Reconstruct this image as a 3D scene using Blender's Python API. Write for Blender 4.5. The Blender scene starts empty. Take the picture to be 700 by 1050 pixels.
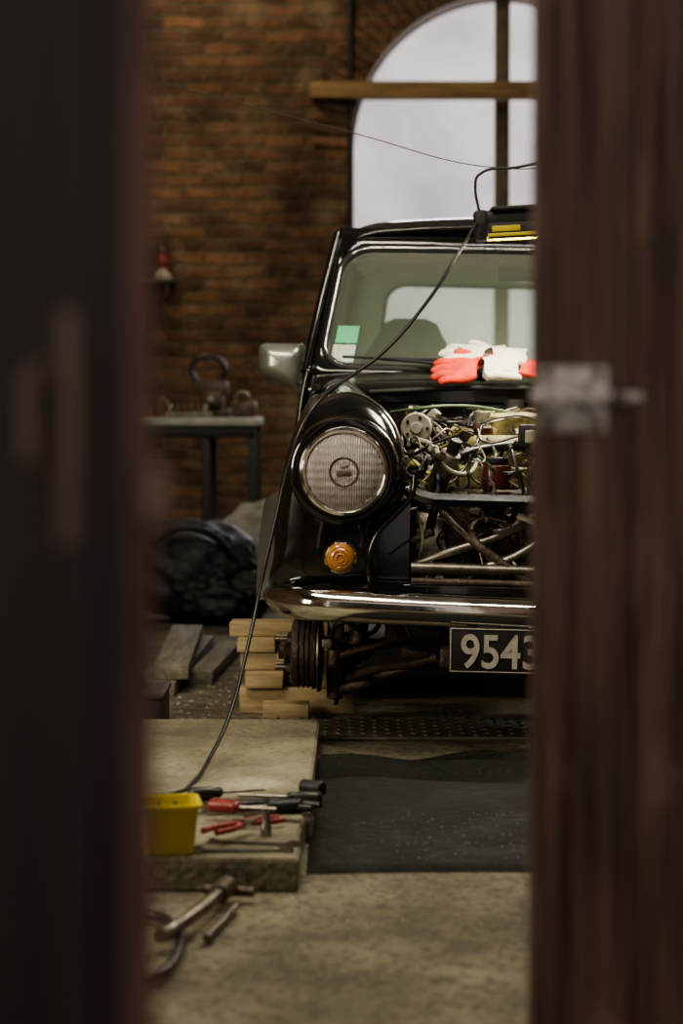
import bpy, bmesh, math, random
from mathutils import Vector, Matrix, noise
random.seed(7)
sc = bpy.context.scene
col = sc.collection
pi = math.pi

# ------------------------------------------------------------------ materials
def new_mat(name):
    m = bpy.data.materials.new(name); m.use_nodes = True
    nt = m.node_tree
    return m, nt, nt.nodes['Principled BSDF']

def mat(name, c, rough=0.5, metal=0.0, var=0.0, scale=8.0, bump=0.0, bscale=None, c2=None, coat=0.0, emis=None, es=0.0, rvar=0.0, stretch=None, spec=None, lo=0.35, hi=0.65, c3=None, s3=60, t3=0.66, w3=.06, st3=None):
    m, nt, b = new_mat(name)
    b.inputs['Base Color'].default_value = (*c, 1)
    b.inputs['Roughness'].default_value = rough
    b.inputs['Metallic'].default_value = metal
    b.inputs['Coat Weight'].default_value = coat
    b.inputs['Coat Roughness'].default_value = 0.05
    if spec is not None: b.inputs['Specular IOR Level'].default_value = spec
    if emis:
        b.inputs['Emission Color'].default_value = (*emis, 1); b.inputs['Emission Strength'].default_value = es
    if var > 0 or bump > 0 or c2 or rvar:
        tc = nt.nodes.new('ShaderNodeTexCoord'); mp = nt.nodes.new('ShaderNodeMapping')
        nt.links.new(tc.outputs['Object'], mp.inputs['Vector'])
        if stretch: mp.inputs['Scale'].default_value = stretch
        n = nt.nodes.new('ShaderNodeTexNoise'); n.inputs['Scale'].default_value = scale; n.inputs['Detail'].default_value = 8; n.inputs['Roughness'].default_value = 0.65
        nt.links.new(mp.outputs['Vector'], n.inputs['Vector'])
        if var > 0 or c2:
            r = nt.nodes.new('ShaderNodeValToRGB')
            r.color_ramp.elements[0].position = lo; r.color_ramp.elements[1].position = hi
            ca = c; cb = c2 if c2 else tuple(max(0, x*(1-var)) for x in c)
            r.color_ramp.elements[0].color = (*cb, 1); r.color_ramp.elements[1].color = (*ca, 1)
            nt.links.new(n.outputs['Fac'], r.inputs['Fac']); out = r.outputs['Color']
            if c3:
                n3 = nt.nodes.new('ShaderNodeTexNoise'); n3.inputs['Scale'].default_value = s3; n3.inputs['Detail'].default_value = 5
                mp3 = nt.nodes.new('ShaderNodeMapping'); nt.links.new(tc.outputs['Object'], mp3.inputs['Vector'])
                if st3: mp3.inputs['Scale'].default_value = st3
                nt.links.new(mp3.outputs['Vector'], n3.inputs['Vector'])
                r3 = nt.nodes.new('ShaderNodeValToRGB'); r3.color_ramp.elements[0].position = t3; r3.color_ramp.elements[1].position = t3+w3
                nt.links.new(n3.outputs['Fac'], r3.inputs['Fac'])
                mx = nt.nodes.new('ShaderNodeMix'); mx.data_type = 'RGBA'; nt.links.new(r3.outputs['Color'], mx.inputs[0])
                nt.links.new(out, mx.inputs[6]); mx.inputs[7].default_value = (*c3, 1); out = mx.outputs[2]
            nt.links.new(out, b.inputs['Base Color'])
        if rvar:
            mr = nt.nodes.new('ShaderNodeMapRange'); mr.inputs[1].default_value = 0.3; mr.inputs[2].default_value = 0.7
            mr.inputs[3].default_value = max(0, rough-rvar); mr.inputs[4].default_value = min(1, rough+rvar)
            nt.links.new(n.outputs['Fac'], mr.inputs[0]); nt.links.new(mr.outputs[0], b.inputs['Roughness'])
        if bump > 0:
            n2 = nt.nodes.new('ShaderNodeTexNoise'); n2.inputs['Scale'].default_value = bscale or scale*4; n2.inputs['Detail'].default_value = 6
            nt.links.new(mp.outputs['Vector'], n2.inputs['Vector'])
            bp = nt.nodes.new('ShaderNodeBump'); bp.inputs['Strength'].default_value = bump; bp.inputs['Distance'].default_value = 0.01
            nt.links.new(n2.outputs['Fac'], bp.inputs['Height']); nt.links.new(bp.outputs['Normal'], b.inputs['Normal'])
    return m

def brick_mat():
    m, nt, b = new_mat('brick')
    L = nt.links.new; N = nt.nodes.new
    g = N('ShaderNodeNewGeometry'); sp = N('ShaderNodeSeparateXYZ'); L(g.outputs['Position'], sp.inputs[0])
    ad = N('ShaderNodeMath'); ad.operation = 'ADD'; L(sp.outputs['X'], ad.inputs[0]); L(sp.outputs['Y'], ad.inputs[1])
    cb = N('ShaderNodeCombineXYZ'); L(ad.outputs[0], cb.inputs['X']); L(sp.outputs['Z'], cb.inputs['Y'])
    nz = N('ShaderNodeTexNoise'); nz.inputs['Scale'].default_value = 7; nz.inputs['Detail'].default_value = 5; L(g.outputs['Position'], nz.inputs['Vector'])
    mx0 = N('ShaderNodeMix'); mx0.data_type = 'VECTOR'; mx0.inputs[0].default_value = 0.05
    L(cb.outputs[0], mx0.inputs[4]); L(nz.outputs['Color'], mx0.inputs[5])
    br = N('ShaderNodeTexBrick'); L(mx0.outputs[1], br.inputs['Vector'])
    br.inputs['Scale'].default_value = 1; br.inputs['Brick Width'].default_value = 0.20; br.inputs['Row Height'].default_value = 0.064
    br.inputs['Mortar Size'].default_value = 0.012; br.inputs['Mortar Smooth'].default_value = 0.6; br.inputs['Bias'].default_value = 0.0
    br.inputs['Color1'].default_value = (0.30, 0.155, 0.085, 1); br.inputs['Color2'].default_value = (0.115, 0.066, 0.040, 1)
    br.inputs['Mortar'].default_value = (0.17, 0.13, 0.08, 1)
    n1 = N('ShaderNodeTexNoise'); n1.inputs['Scale'].default_value = 1.7; n1.inputs['Detail'].default_value = 10; n1.inputs['Roughness'].default_value = .75; L(g.outputs['Position'], n1.inputs['Vector'])
    rp = N('ShaderNodeValToRGB'); rp.color_ramp.elements[0].position = 0.38; rp.color_ramp.elements[0].color = (0.30, 0.28, 0.26, 1)
    rp.color_ramp.elements[1].position = 0.64; rp.color_ramp.elements[1].color = (1, 1, 1, 1); L(n1.outputs['Fac'], rp.inputs[0])
    mu = N('ShaderNodeMix'); mu.data_type = 'RGBA'; mu.blend_type = 'MULTIPLY'; mu.inputs[0].default_value = 1
    L(br.outputs['Color'], mu.inputs[6]); L(rp.outputs[0], mu.inputs[7])
    n2 = N('ShaderNodeTexNoise'); n2.inputs['Scale'].default_value = 3.2; n2.inputs['Detail'].default_value = 8; L(g.outputs['Position'], n2.inputs['Vector'])
    r2 = N('ShaderNodeValToRGB'); r2.color_ramp.elements[0].position = 0.56; r2.color_ramp.elements[0].color = (0, 0, 0, 1)
    r2.color_ramp.elements[1].position = 0.70; r2.color_ramp.elements[1].color = (0.7, 0.7, 0.7, 1); L(n2.outputs['Fac'], r2.inputs[0])
    m2 = N('ShaderNodeMix'); m2.data_type = 'RGBA'; L(r2.outputs[0], m2.inputs[0]); L(mu.outputs[2], m2.inputs[6]); m2.inputs[7].default_value = (0.25, 0.19, 0.12, 1)
    L(m2.outputs[2], b.inputs['Base Color']); b.inputs['Roughness'].default_value = 0.9
    bp = N('ShaderNodeBump'); bp.inputs['Strength'].default_value = 0.8; bp.inputs['Distance'].default_value = 0.010; bp.invert = True
    L(br.outputs['Fac'], bp.inputs['Height'])
    bp2 = N('ShaderNodeBump'); bp2.inputs['Strength'].default_value = 0.7; bp2.inputs['Distance'].default_value = 0.02
    n4 = N('ShaderNodeTexNoise'); n4.inputs['Scale'].default_value = 22; L(g.outputs['Position'], n4.inputs['Vector'])
    L(n4.outputs['Fac'], bp2.inputs['Height']); L(bp.outputs[0], bp2.inputs['Normal']); L(bp2.outputs[0], b.inputs['Normal'])
    return m

def glass_mat(name, tint=(0.88, 0.95, 0.88), rough=0.02, film=.12):
    m = bpy.data.materials.new(name); m.use_nodes = True; nt = m.node_tree; nt.nodes.clear()
    N = nt.nodes.new; L = nt.links.new
    o = N('ShaderNodeOutputMaterial'); t = N('ShaderNodeBsdfTransparent'); t.inputs[0].default_value = (*tint, 1)
    g = N('ShaderNodeBsdfGlossy'); g.inputs['Roughness'].default_value = rough
    f = N('ShaderNodeFresnel'); f.inputs[0].default_value = 1.5
    mx = N('ShaderNodeMixShader'); L(f.outputs[0], mx.inputs[0]); L(t.outputs[0], mx.inputs[1]); L(g.outputs[0], mx.inputs[2])
    d = N('ShaderNodeBsdfDiffuse'); d.inputs[0].default_value = (0.55, 0.64, 0.50, 1)
    m2 = N('ShaderNodeMixShader'); m2.inputs[0].default_value = film; L(mx.outputs[0], m2.inputs[1]); L(d.outputs[0], m2.inputs[2])
    L(m2.outputs[0], o.inputs[0]); return m

def frosted_mat():
    m = bpy.data.materials.new('frosted_glass'); m.use_nodes = True; nt = m.node_tree; nt.nodes.clear()
    N = nt.nodes.new; L = nt.links.new
    o = N('ShaderNodeOutputMaterial'); e = N('ShaderNodeEmission'); tc = N('ShaderNodeTexCoord')
    n = N('ShaderNodeTexNoise'); n.inputs['Scale'].default_value = 1.8; n.inputs['Detail'].default_value = 7; L(tc.outputs['Object'], n.inputs['Vector'])
    r = N('ShaderNodeValToRGB'); r.color_ramp.elements[0].position = 0.3; r.color_ramp.elements[0].color = (0.52, 0.465, 0.48, 1)
    r.color_ramp.elements[1].position = 0.7; r.color_ramp.elements[1].color = (0.90, 0.82, 0.82, 1)
    L(n.outputs['Fac'], r.inputs[0]); L(r.outputs[0], e.inputs[0]); e.inputs[1].default_value = 1.15
    g = N('ShaderNodeBsdfGlossy'); g.inputs['Roughness'].default_value = 0.3
    mx = N('ShaderNodeMixShader'); mx.inputs[0].default_value = 0.05; L(e.outputs[0], mx.inputs[1]); L(g.outputs[0], mx.inputs[2]); L(mx.outputs[0], o.inputs[0])
    return m

def lens_mat():
    m, nt, b = new_mat('ribbed_lens')
    N = nt.nodes.new; L = nt.links.new
    tc = N('ShaderNodeTexCoord'); sp = N('ShaderNodeSeparateXYZ'); L(tc.outputs['Object'], sp.inputs[0])
    def sine(sock, f):
        a = N('ShaderNodeMath'); a.operation = 'MULTIPLY'; L(sock, a.inputs[0]); a.inputs[1].default_value = f
        s = N('ShaderNodeMath'); s.operation = 'SINE'; L(a.outputs[0], s.inputs[0]); return s.outputs[0]
    sx = sine(sp.outputs['X'], 1150); sz = sine(sp.outputs['Z'], 330)
    nz = N('ShaderNodeTexNoise'); nz.inputs['Scale'].default_value = 45; L(tc.outputs['Object'], nz.inputs['Vector'])
    ad = N('ShaderNodeMath'); ad.operation = 'ADD'; L(sx, ad.inputs[0]); L(sz, ad.inputs[1])
    ad2 = N('ShaderNodeMath'); ad2.operation = 'MULTIPLY_ADD'; L(nz.outputs['Fac'], ad2.inputs[0]); ad2.inputs[1].default_value = 7; L(ad.outputs[0], ad2.inputs[2])
    bp = N('ShaderNodeBump'); bp.inputs['Strength'].default_value = 0.7; bp.inputs['Distance'].default_value = 0.0009
    L(ad2.outputs[0], bp.inputs['Height']); L(bp.outputs[0], b.inputs['Normal'])
    b.inputs['Base Color'].default_value = (0.92, 0.83, 0.80, 1); b.inputs['Roughness'].default_value = 0.10
    b.inputs['Transmission Weight'].default_value = 0.64; b.inputs['IOR'].default_value = 1.35
    return m

M = {}
M['brick'] = brick_mat()
M['concrete'] = mat('concrete_floor', (0.215, 0.185, 0.125), 0.85, 0, scale=4, c2=(0.080, 0.068, 0.045), bump=1.0, bscale=55, lo=0.36, hi=0.66, c3=(.050, .043, .030), s3=75, t3=.50, w3=.16)
M['slab'] = mat('slab_concrete', (0.26, 0.235, 0.16), 0.8, 0, scale=5, c2=(0.13, 0.115, 0.075), bump=0.9, bscale=60, c3=(.085, .075, .05), s3=70, t3=.54, w3=.2)
M['ceiling'] = mat('ceiling_plaster', (0.40, 0.39, 0.33), 0.9, 0, var=0.3, scale=2)
M['plaster'] = mat('reveal_plaster', (0.50, 0.46, 0.42), 0.9, 0, var=0.3, scale=6)
M['paint'] = mat('black_car_paint', (0.006, 0.006, 0.006), 0.16, 0, coat=1.0, bump=0.03, bscale=40, rvar=0.06, scale=5)
M['black'] = mat('black_matt', (0.012, 0.012, 0.012), 0.55)
M['rubber'] = mat('black_rubber', (0.015, 0.015, 0.015), 0.6, bump=0.2, bscale=80)
M['mat'] = mat('rubber_mat', (0.014, 0.013, 0.011), 0.72, 0, c2=(0.005, 0.005, 0.004), scale=7, bump=0.8, bscale=45, rvar=0.2, c3=(.075, .068, .05), s3=130, t3=.66, spec=.22)
M['chrome'] = mat('chrome', (0.78, 0.76, 0.71), 0.11, 1.0, rvar=0.06, scale=12, bump=0.02, bscale=50)
M['steel'] = mat('steel', (0.33, 0.30, 0.25), 0.4, 1.0, var=0.5, scale=30)
M['toolsteel'] = mat('tool_steel', (0.42, 0.39, 0.34), 0.35, 1.0, var=0.4, scale=30)
M['galv'] = mat('galvanised', (0.66, 0.63, 0.60), 0.45, 0.6, var=0.45, scale=60)
M['castiron'] = mat('cast_iron', (0.13, 0.10, 0.08), 0.5, 0.5, c2=(0.06, 0.04, 0.028), scale=25, bump=0.4)
M['alu'] = mat('dirty_aluminium', (0.34, 0.31, 0.25), 0.5, 0.5, c2=(0.08, 0.065, 0.05), scale=30, bump=0.3)
M['engine'] = mat('engine_paint', (0.46, 0.40, 0.17), 0.5, 0.0, c2=(0.11, 0.085, 0.04), scale=18, bump=0.3)
M['hose'] = mat('rubber_hose', (0.018, 0.018, 0.018), 0.35)
M['wire_w'] = mat('pale_wire', (0.42, 0.40, 0.31), 0.5)
M['wire_y'] = mat('yellow_wire', (0.45, 0.36, 0.08), 0.5)
M['wire_g'] = mat('green_wire', (0.10, 0.15, 0.08), 0.5)
M['redplastic'] = mat('dark_red_plastic', (0.075, 0.016, 0.010), 0.35)
M['white'] = mat('off_white', (0.55, 0.52, 0.44), 0.6, c2=(.25, .22, .17), scale=30)
M['orange'] = mat('amber_lens', (0.48, 0.22, 0.07), 0.2, coat=1)
M['glass'] = glass_mat('window_glass')
M['lens'] = lens_mat()
M['reflector'] = mat('reflector', (0.90, 0.83, 0.80), 0.4, 0.65)
M['cream'] = mat('cream_headlining', (0.80, 0.84, 0.66), 0.8, var=0.1)
M['seat'] = mat('seat_vinyl', (0.02, 0.02, 0.02), 0.5)
M['wood_blk'] = mat('pale_timber', (0.50, 0.40, 0.23), 0.7, 0, c2=(0.28, 0.21, 0.12), scale=5, stretch=(1, 6, 6), bump=0.2)
M['wood_grey'] = mat('grey_timber', (0.24, 0.22, 0.165), 0.8, 0, c2=(0.11, 0.10, 0.07), scale=5, stretch=(8, 1, 8), bump=0.3)
M['beam'] = mat('ochre_beam', (0.28, 0.18, 0.075), 0.7, 0, c2=(0.15, 0.095, 0.04), scale=4, stretch=(1, 8, 8))
M['mullion'] = mat('mullion_wood', (0.13, 0.11, 0.07), 0.7, var=0.4)
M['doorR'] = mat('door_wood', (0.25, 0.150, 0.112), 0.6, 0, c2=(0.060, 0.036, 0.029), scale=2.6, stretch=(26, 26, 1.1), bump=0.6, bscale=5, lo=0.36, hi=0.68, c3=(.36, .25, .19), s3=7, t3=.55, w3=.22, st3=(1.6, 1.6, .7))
M['doorL'] = mat('shaded_door_wood', (0.046, 0.034, 0.031), 0.6, 0, c2=(0.016, 0.013, 0.013), scale=3.2, stretch=(9, 9, 0.8), bump=0.4, bscale=9, lo=0.3, hi=0.75)  # left door's oblique face: its shade is put into this darker colour
M['doorE'] = mat('door_edge_wood', (0.20, 0.105, 0.085), 0.6, 0, c2=(0.07, 0.04, 0.034), scale=5, stretch=(4, 4, 0.8))
M['worn'] = mat('worn_brown_metal', (0.20, 0.14, 0.11), 0.5, 0.2, var=.4, scale=30)
M['yellow'] = mat('yellow_plastic', (0.62, 0.50, 0.05), 0.35, var=0.15)
M['red'] = mat('red_fabric', (0.70, 0.055, 0.03), 0.8, var=0.35, scale=30, bump=0.3, bscale=200)
M['redtool'] = mat('red_grip', (0.22, 0.025, 0.022), 0.4)
M['rustred'] = mat('rust_red', (0.13, 0.04, 0.025), 0.6, var=.4)
M['glovewhite'] = mat('white_fabric', (0.74, 0.71, 0.62), 0.85, var=0.2, scale=30, bump=0.3, bscale=200)
M['plate'] = mat('plate_black', (0.02, 0.018, 0.018), 0.35, rvar=0.1)
M['digit'] = mat('plate_digits', (0.46, 0.43, 0.37), 0.5, var=0.35, scale=40)
M['green'] = mat('green_sticker', (0.12, 0.50, 0.27), 0.5, var=0.1)
M['paper'] = mat('white_sticker', (0.62, 0.70, 0.62), 0.5, c2=(.35, .42, .36), scale=90)
M['check'] = mat('tread_plate', (0.16, 0.145, 0.11), 0.5, 0.5, var=0.5, scale=15)
M['sack'] = mat('grey_sack', (0.24, 0.235, 0.20), 0.9, var=0.3, scale=8, bump=0.3)
M['bag'] = mat('black_nylon', (0.010, 0.010, 0.012), 0.6, bump=0.2, bscale=60)
M['benchtop'] = mat('bench_top', (0.40, 0.41, 0.36), 0.5, var=0.4, scale=10)
M['frosted'] = frosted_mat()
M['tube'] = mat('lamp_tube', (0.9, 0.9, 0.85), 0.4, emis=(1, 0.93, 0.8), es=1.0)
M['greyarch'] = mat('arch_trim', (0.06, 0.06, 0.055), 0.25, 0.0, coat=.8)
M['mirrorshell'] = mat('mirror_shell', (0.40, 0.43, 0.38), 0.30, 0.7, var=.1)
M['debris'] = mat('grit', (0.34, 0.31, 0.23), 0.9, var=.5, scale=30)

# ------------------------------------------------------------------ helpers
def root(name, loc=(0, 0, 0), rot=(0, 0, 0)):
    e = bpy.data.objects.new(name, None); e.location = loc; e.rotation_euler = rot; e.empty_display_size = 0.1
    col.objects.link(e); return e

def add(name, me, m, parent=None, loc=(0, 0, 0), rot=(0, 0, 0), smooth=True, ang=35):
    if m is not None: me.materials.append(M[m] if isinstance(m, str) else m)
    o = bpy.data.objects.new(name, me); col.objects.link(o)
    o.location = loc; o.rotation_euler = rot
    if parent: o.parent = parent
    if smooth and isinstance(me, bpy.types.Mesh):
        me.polygons.foreach_set('use_smooth', [True]*len(me.polygons))
        me.set_sharp_from_angle(angle=math.radians(ang))
    return o

def mesh(name, v, f, m, parent=None, loc=(0, 0, 0), rot=(0, 0, 0), smooth=True, ang=35, fix=True):
    me = bpy.data.meshes.new(name); me.from_pydata([tuple(p) for p in v], [], f); me.update()
    if fix:
        bm = bmesh.new(); bm.from_mesh(me); bmesh.ops.recalc_face_normals(bm, faces=bm.faces); bm.to_mesh(me); bm.free()
    return add(name, me, m, parent, loc, rot, smooth, ang)

def box(name, x0, x1, y0, y1, z0, z1, m, parent=None, bev=0.004, seg=2, rot=(0, 0, 0), jit=0):
    c = Vector(((x0+x1)/2, (y0+y1)/2, (z0+z1)/2)); s = (x1-x0, y1-y0, z1-z0)
    bm = bmesh.new(); bmesh.ops.create_cube(bm, size=1)
    for v in bm.verts:
        v.co = Vector((v.co.x*s[0], v.co.y*s[1], v.co.z*s[2]))
        if jit: v.co += Vector((random.uniform(-jit, jit), random.uniform(-jit, jit), 0))
    if bev > 0: bmesh.ops.bevel(bm, geom=bm.edges[:], offset=min(bev, min(s)*0.45), segments=seg, affect='EDGES', profile=0.5)
    me = bpy.data.meshes.new(name); bm.to_mesh(me); bm.free()
    return add(name, me, m, parent, c, rot)

def cyl(name, p0, p1, r, m, parent=None, r2=None, n=24, bev=0.0):
    p0 = Vector(p0); p1 = Vector(p1); d = p1-p0; L = d.length
    bm = bmesh.new(); bmesh.ops.create_cone(bm, cap_ends=True, segments=n, radius1=r, radius2=r if r2 is None else r2, depth=L)
    if bev:
        es = [e for e in bm.edges if abs(e.verts[0].co.z-e.verts[1].co.z) < 1e-6]
        bmesh.ops.bevel(bm, geom=es, offset=bev, segments=3, affect='EDGES', profile=0.5)
    bm.transform(Matrix.Translation((p0+p1)/2) @ d.to_track_quat('Z', 'Y').to_matrix().to_4x4())
    me = bpy.data.meshes.new(name); bm.to_mesh(me); bm.free()
    return add(name, me, m, parent)

def tube(name, pts, r, m, parent=None, closed=False, smooth=True, res=8):
    cu = bpy.data.curves.new(name, 'CURVE'); cu.dimensions = '3D'; cu.bevel_depth = r; cu.bevel_resolution = 4; cu.use_fill_caps = True
    if smooth:
        s = cu.splines.new('BEZIER'); s.bezier_points.add(len(pts)-1)
        for bp, p in zip(s.bezier_points, pts): bp.co = p; bp.handle_left_type = bp.handle_right_type = 'AUTO'
        s.resolution_u = res
    else:
        s = cu.splines.new('POLY'); s.points.add(len(pts)-1)
        for q, p in zip(s.points, pts): q.co = (*p, 1)
    s.use_cyclic_u = closed
    cu.materials.append(M[m]); o = bpy.data.objects.new(name, cu); col.objects.link(o)
    if parent: o.parent = parent
    return o

def lathe(name, prof, m, parent=None, loc=(0, 0, 0), axis=(0, -1, 0), n=48, sx=1, ang=35):
    v = []; f = []
    for (r, h) in prof:
        for i in range(n):
            a = 2*pi*i/n; v.append(Vector((r*math.cos(a), r*math.sin(a), h)))
    for j in range(len(prof)-1):
        for i in range(n):
            k = (i+1) % n; f.append((j*n+i, j*n+k, (j+1)*n+k, (j+1)*n+i))
    q = Vector(axis).to_track_quat('Z', 'Y').to_matrix()
    v = [q @ p for p in v]
    return mesh(name, v, f, m, parent, loc, ang=ang)

def loft(name, loops, m, parent=None, closed=True, cap0=False, cap1=False, ang=40, mirror=False, **k):
    n = len(loops[0]); v = [Vector(p) for l in loops for p in l]; f = []
    for j in range(len(loops)-1):
        for i in range(n if closed else n-1):
            a = (i+1) % n; f.append((j*n+i, j*n+a, (j+1)*n+a, (j+1)*n+i))
    for flag, j in ((cap0, 0), (cap1, len(loops)-1)):
        if flag:
            c = sum((Vector(p) for p in loops[j]), Vector())/n; v.append(c); ci = len(v)-1
            for i in range(n if closed else n-1): f.append((j*n+i, j*n+(i+1) % n, ci))
    if mirror: v = [Vector((-p.x, p.y, p.z)) for p in v]
    return mesh(name, v, f, m, parent, ang=ang, **k)

def catmull(P, n, closed=True):
    out = []; N_ = len(P); segs = N_ if closed else N_-1
    for s in range(segs):
        g = lambda i: Vector(P[i % N_]) if closed else Vector(P[max(0, min(N_-1, i))])
        a, b, c, d = g(s-1), g(s), g(s+1), g(s+2)
        for i in range(n):
            t = i/n; out.append(0.5*((2*b)+(c-a)*t+(2*a-5*b+4*c-d)*t*t+(3*b-a-3*c+d)*t**3))
    if not closed: out.append(Vector(P[-1]))
    return out

def blob(name, c, s, m, parent=None, amp=0.15, f=3.0, sub=5, flat=None, rot=(0, 0, 0), seed=0):
    bm = bmesh.new(); bmesh.ops.create_icosphere(bm, subdivisions=sub, radius=1)
    for v in bm.verts:
        p = v.co.copy(); d = noise.fractal(p*f+Vector((seed, seed*2, 0)), 1.0, 2.0, 4)
        p *= 1+amp*d
        p = Vector((p.x*s[0], p.y*s[1], p.z*s[2]))
        if flat is not None and p.z < flat: p.z = flat
        v.co = p
    me = bpy.data.meshes.new(name); bm.to_mesh(me); bm.free()
    return add(name, me, m, parent, c, rot, ang=180)

def skin(name, verts, edges, radii, m, parent=None, loc=(0, 0, 0), rot=(0, 0, 0), scale=(1, 1, 1), sub=2):
    me = bpy.data.meshes.new(name); me.from_pydata(verts, edges, []); me.update()
    o = bpy.data.objects.new(name, me); col.objects.link(o); me.materials.append(M[m])
    md = o.modifiers.new('s', 'SKIN'); md.use_smooth_shade = True
    for i, d in enumerate(me.skin_vertices[0].data):
        r = radii[i]; d.radius = (r, r) if not isinstance(r, tuple) else r
        d.use_root = (i == 0)
    s = o.modifiers.new('ss', 'SUBSURF'); s.levels = sub; s.render_levels = sub
    o.location = loc; o.rotation_euler = rot; o.scale = scale
    if parent: o.parent = parent
    return o

# ------------------------------------------------------------------ room shell
FW = 2.12
BW = 11.0
box('floor', -3.2, 4.2, -1.5, 11.6, -0.12, 0.0, 'concrete', bev=0)
box('ceiling', -3.2, 4.2, FW, 11.4, 4.2, 4.35, 'ceiling', bev=0)
box('wall_left', -3.35, -3.2, FW, 11.4, 0, 4.2, 'brick', bev=0)
box('wall_right', 4.2, 4.35, FW, 11.4, 0, 4.2, 'brick', bev=0)
WC, WZ, WR, SILL = 0.84, 2.13, 0.79, 1.02
def back_wall():
    v = []; f = []
    def quad(a, b, c, d):
        i = len(v); v.extend([a, b, c, d]); f.append((i, i+1, i+2, i+3))
    for (x0, x1, z0, z1) in ((-3.2, WC-WR, 0, 4.2), (WC+WR, 4.2, 0, 4.2), (WC-WR, WC+WR, 0, SILL)):
        quad((x0, BW, z0), (x1, BW, z0), (x1, BW, z1), (x0, BW, z1))
    n = 40; arc = [(WC-WR*math.cos(pi*i/n), WZ+WR*math.sin(pi*i/n)) for i in range(n+1)]
    for (a, b) in zip(arc, arc[1:]):
        quad((a[0], BW, a[1]), (b[0], BW, b[1]), (b[0], BW, 4.2), (a[0], BW, 4.2))
    o = mesh('wall_back', v, f, 'brick', smooth=False)
    pr = [(WC-WR, SILL)]+arc+[(WC+WR, SILL)]; v2 = []; f2 = []
    for (x, z) in pr: v2 += [(x, BW-0.004, z), (x, BW+0.3, z)]
    k = len(pr)
    for i in range(k): j = (i+1) % k; f2.append((2*i, 2*j, 2*j+1, 2*i+1))
    mesh('reveal', v2, f2, 'plaster', o, smooth=False)
    return arc
arc = back_wall()
w = root('window_1')
pv = [(WC-WR, BW+0.2, SILL)]+[(a[0], BW+0.2, a[1]) for a in arc]+[(WC+WR, BW+0.2, SILL)]
mesh('pane', pv, [tuple(range(len(pv)))], 'frosted', w, smooth=False)
box('mullion', WC-0.038, WC+0.038, BW+0.08, BW+0.16, SILL, WZ+WR-0.01, 'mullion', w)
tube('frame', [(p[0]+(0.006 if p[0] < WC else -0.006), BW+0.19, p[2]) for p in pv], 0.010, 'plaster', w, smooth=False)
box('sill', WC-WR-0.05, WC+WR+0.05, BW-0.05, BW+0.3, SILL-0.05, SILL, 'plaster', w)
box('timber_beam', -0.163, 2.2, BW-0.13, BW-0.02, 2.37, 2.455, 'beam', bev=0.008)
cyl('conduit_pipe', (0.045, BW-0.03, 1.65), (0.045, BW-0.03, 4.19), 0.014, 'black')
vr = root('trim_1')
for i in range(46):
    a = pi*(i+0.5)/46
    o = box('arch_brick', -0.025, 0.025, -0.012, 0.02, 0, 0.2, 'brick', vr, bev=0.004)
    o.location = (WC-(WR+.1)*math.cos(a), BW-0.004, WZ+(WR+.1)*math.sin(a)); o.rotation_euler = (0, a-pi/2, 0)
fw = root('wall_front')
box('masonry_l', -3.35, -0.95, FW-0.02, FW+0.25, 0, 4.2, 'brick', fw, bev=0)
box('masonry_r', 1.15, 4.35, FW-0.02, FW+0.25, 0, 4.2, 'brick', fw, bev=0)
box('lintel', -0.95, 1.15, FW-0.02, FW+0.25, 2.6, 4.2, 'brick', fw, bev=0)

# ------------------------------------------------------------------ doors
d2 = root('door_2', (0.182, 2.0, 0))
xs = [0.0, 0.093, 0.19, 0.31, 0.43, 0.55, 0.67, 0.79, 0.955]
for i in range(len(xs)-1):
    off = -0.016 if i == 0 else random.uniform(0, .003)
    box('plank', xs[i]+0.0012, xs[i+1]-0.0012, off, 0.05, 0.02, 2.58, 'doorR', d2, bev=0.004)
box('bolt_plate', 0.002, 0.068, -0.020, -0.016, 0.774, 0.836, 'galv', d2, bev=0.002)
box('bolt_guide', 0.006, 0.030, -0.034, -0.019, 0.790, 0.822, 'galv', d2, bev=0.006)
box('bolt_guide', 0.044, 0.062, -0.034, -0.019, 0.790, 0.822, 'galv', d2, bev=0.006)
cyl('bolt_bar', (-0.004, -0.028, 0.806), (0.098, -0.028, 0.806), 0.007, 'galv', d2)
cyl('bolt_knob', (0.075, -0.028, 0.806), (0.075, -0.058, 0.806), 0.005, 'castiron', d2)
for x in (0.012, 0.058):
    for z in (0.781, 0.829): cyl('screw', (x, -0.0225, z), (x, -0.019, z), 0.0045, 'castiron', d2, n=12)
d1 = root('door_1', (-0.108, 1.10, 0), (0, 0, math.radians(-46)))
xs = [0.0, 0.022, 0.075, 0.16, 0.25, 0.37, 0.49, 0.61, 0.73, 0.85, 0.97, 1.10]
for i in range(len(xs)-1):
    off = -0.010 if i in (0, 1) else random.uniform(0, .004)
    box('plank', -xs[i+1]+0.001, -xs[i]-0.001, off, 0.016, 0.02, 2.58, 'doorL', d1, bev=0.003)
box('edge_strip', -0.004, 0.003, -0.006, 0.012, 0.02, 2.58, 'doorE', d1, bev=0.002)
box('handle_plate', -0.050, -0.034, -0.013, -0.008, 0.725, 0.85, 'worn', d1, bev=0.003)
tube('pull_handle', [(-0.062, -0.008, 0.765), (-0.062, -0.020, 0.770), (-0.062, -0.022, 0.79), (-0.062, -0.020, 0.815), (-0.062, -0.008, 0.82)], 0.005, 'worn', d1)
box('bolt_keeper', 0.0, 0.018, 0.0, 0.012, 0.735, 0.768, 'worn', d1, bev=0.004)

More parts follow.
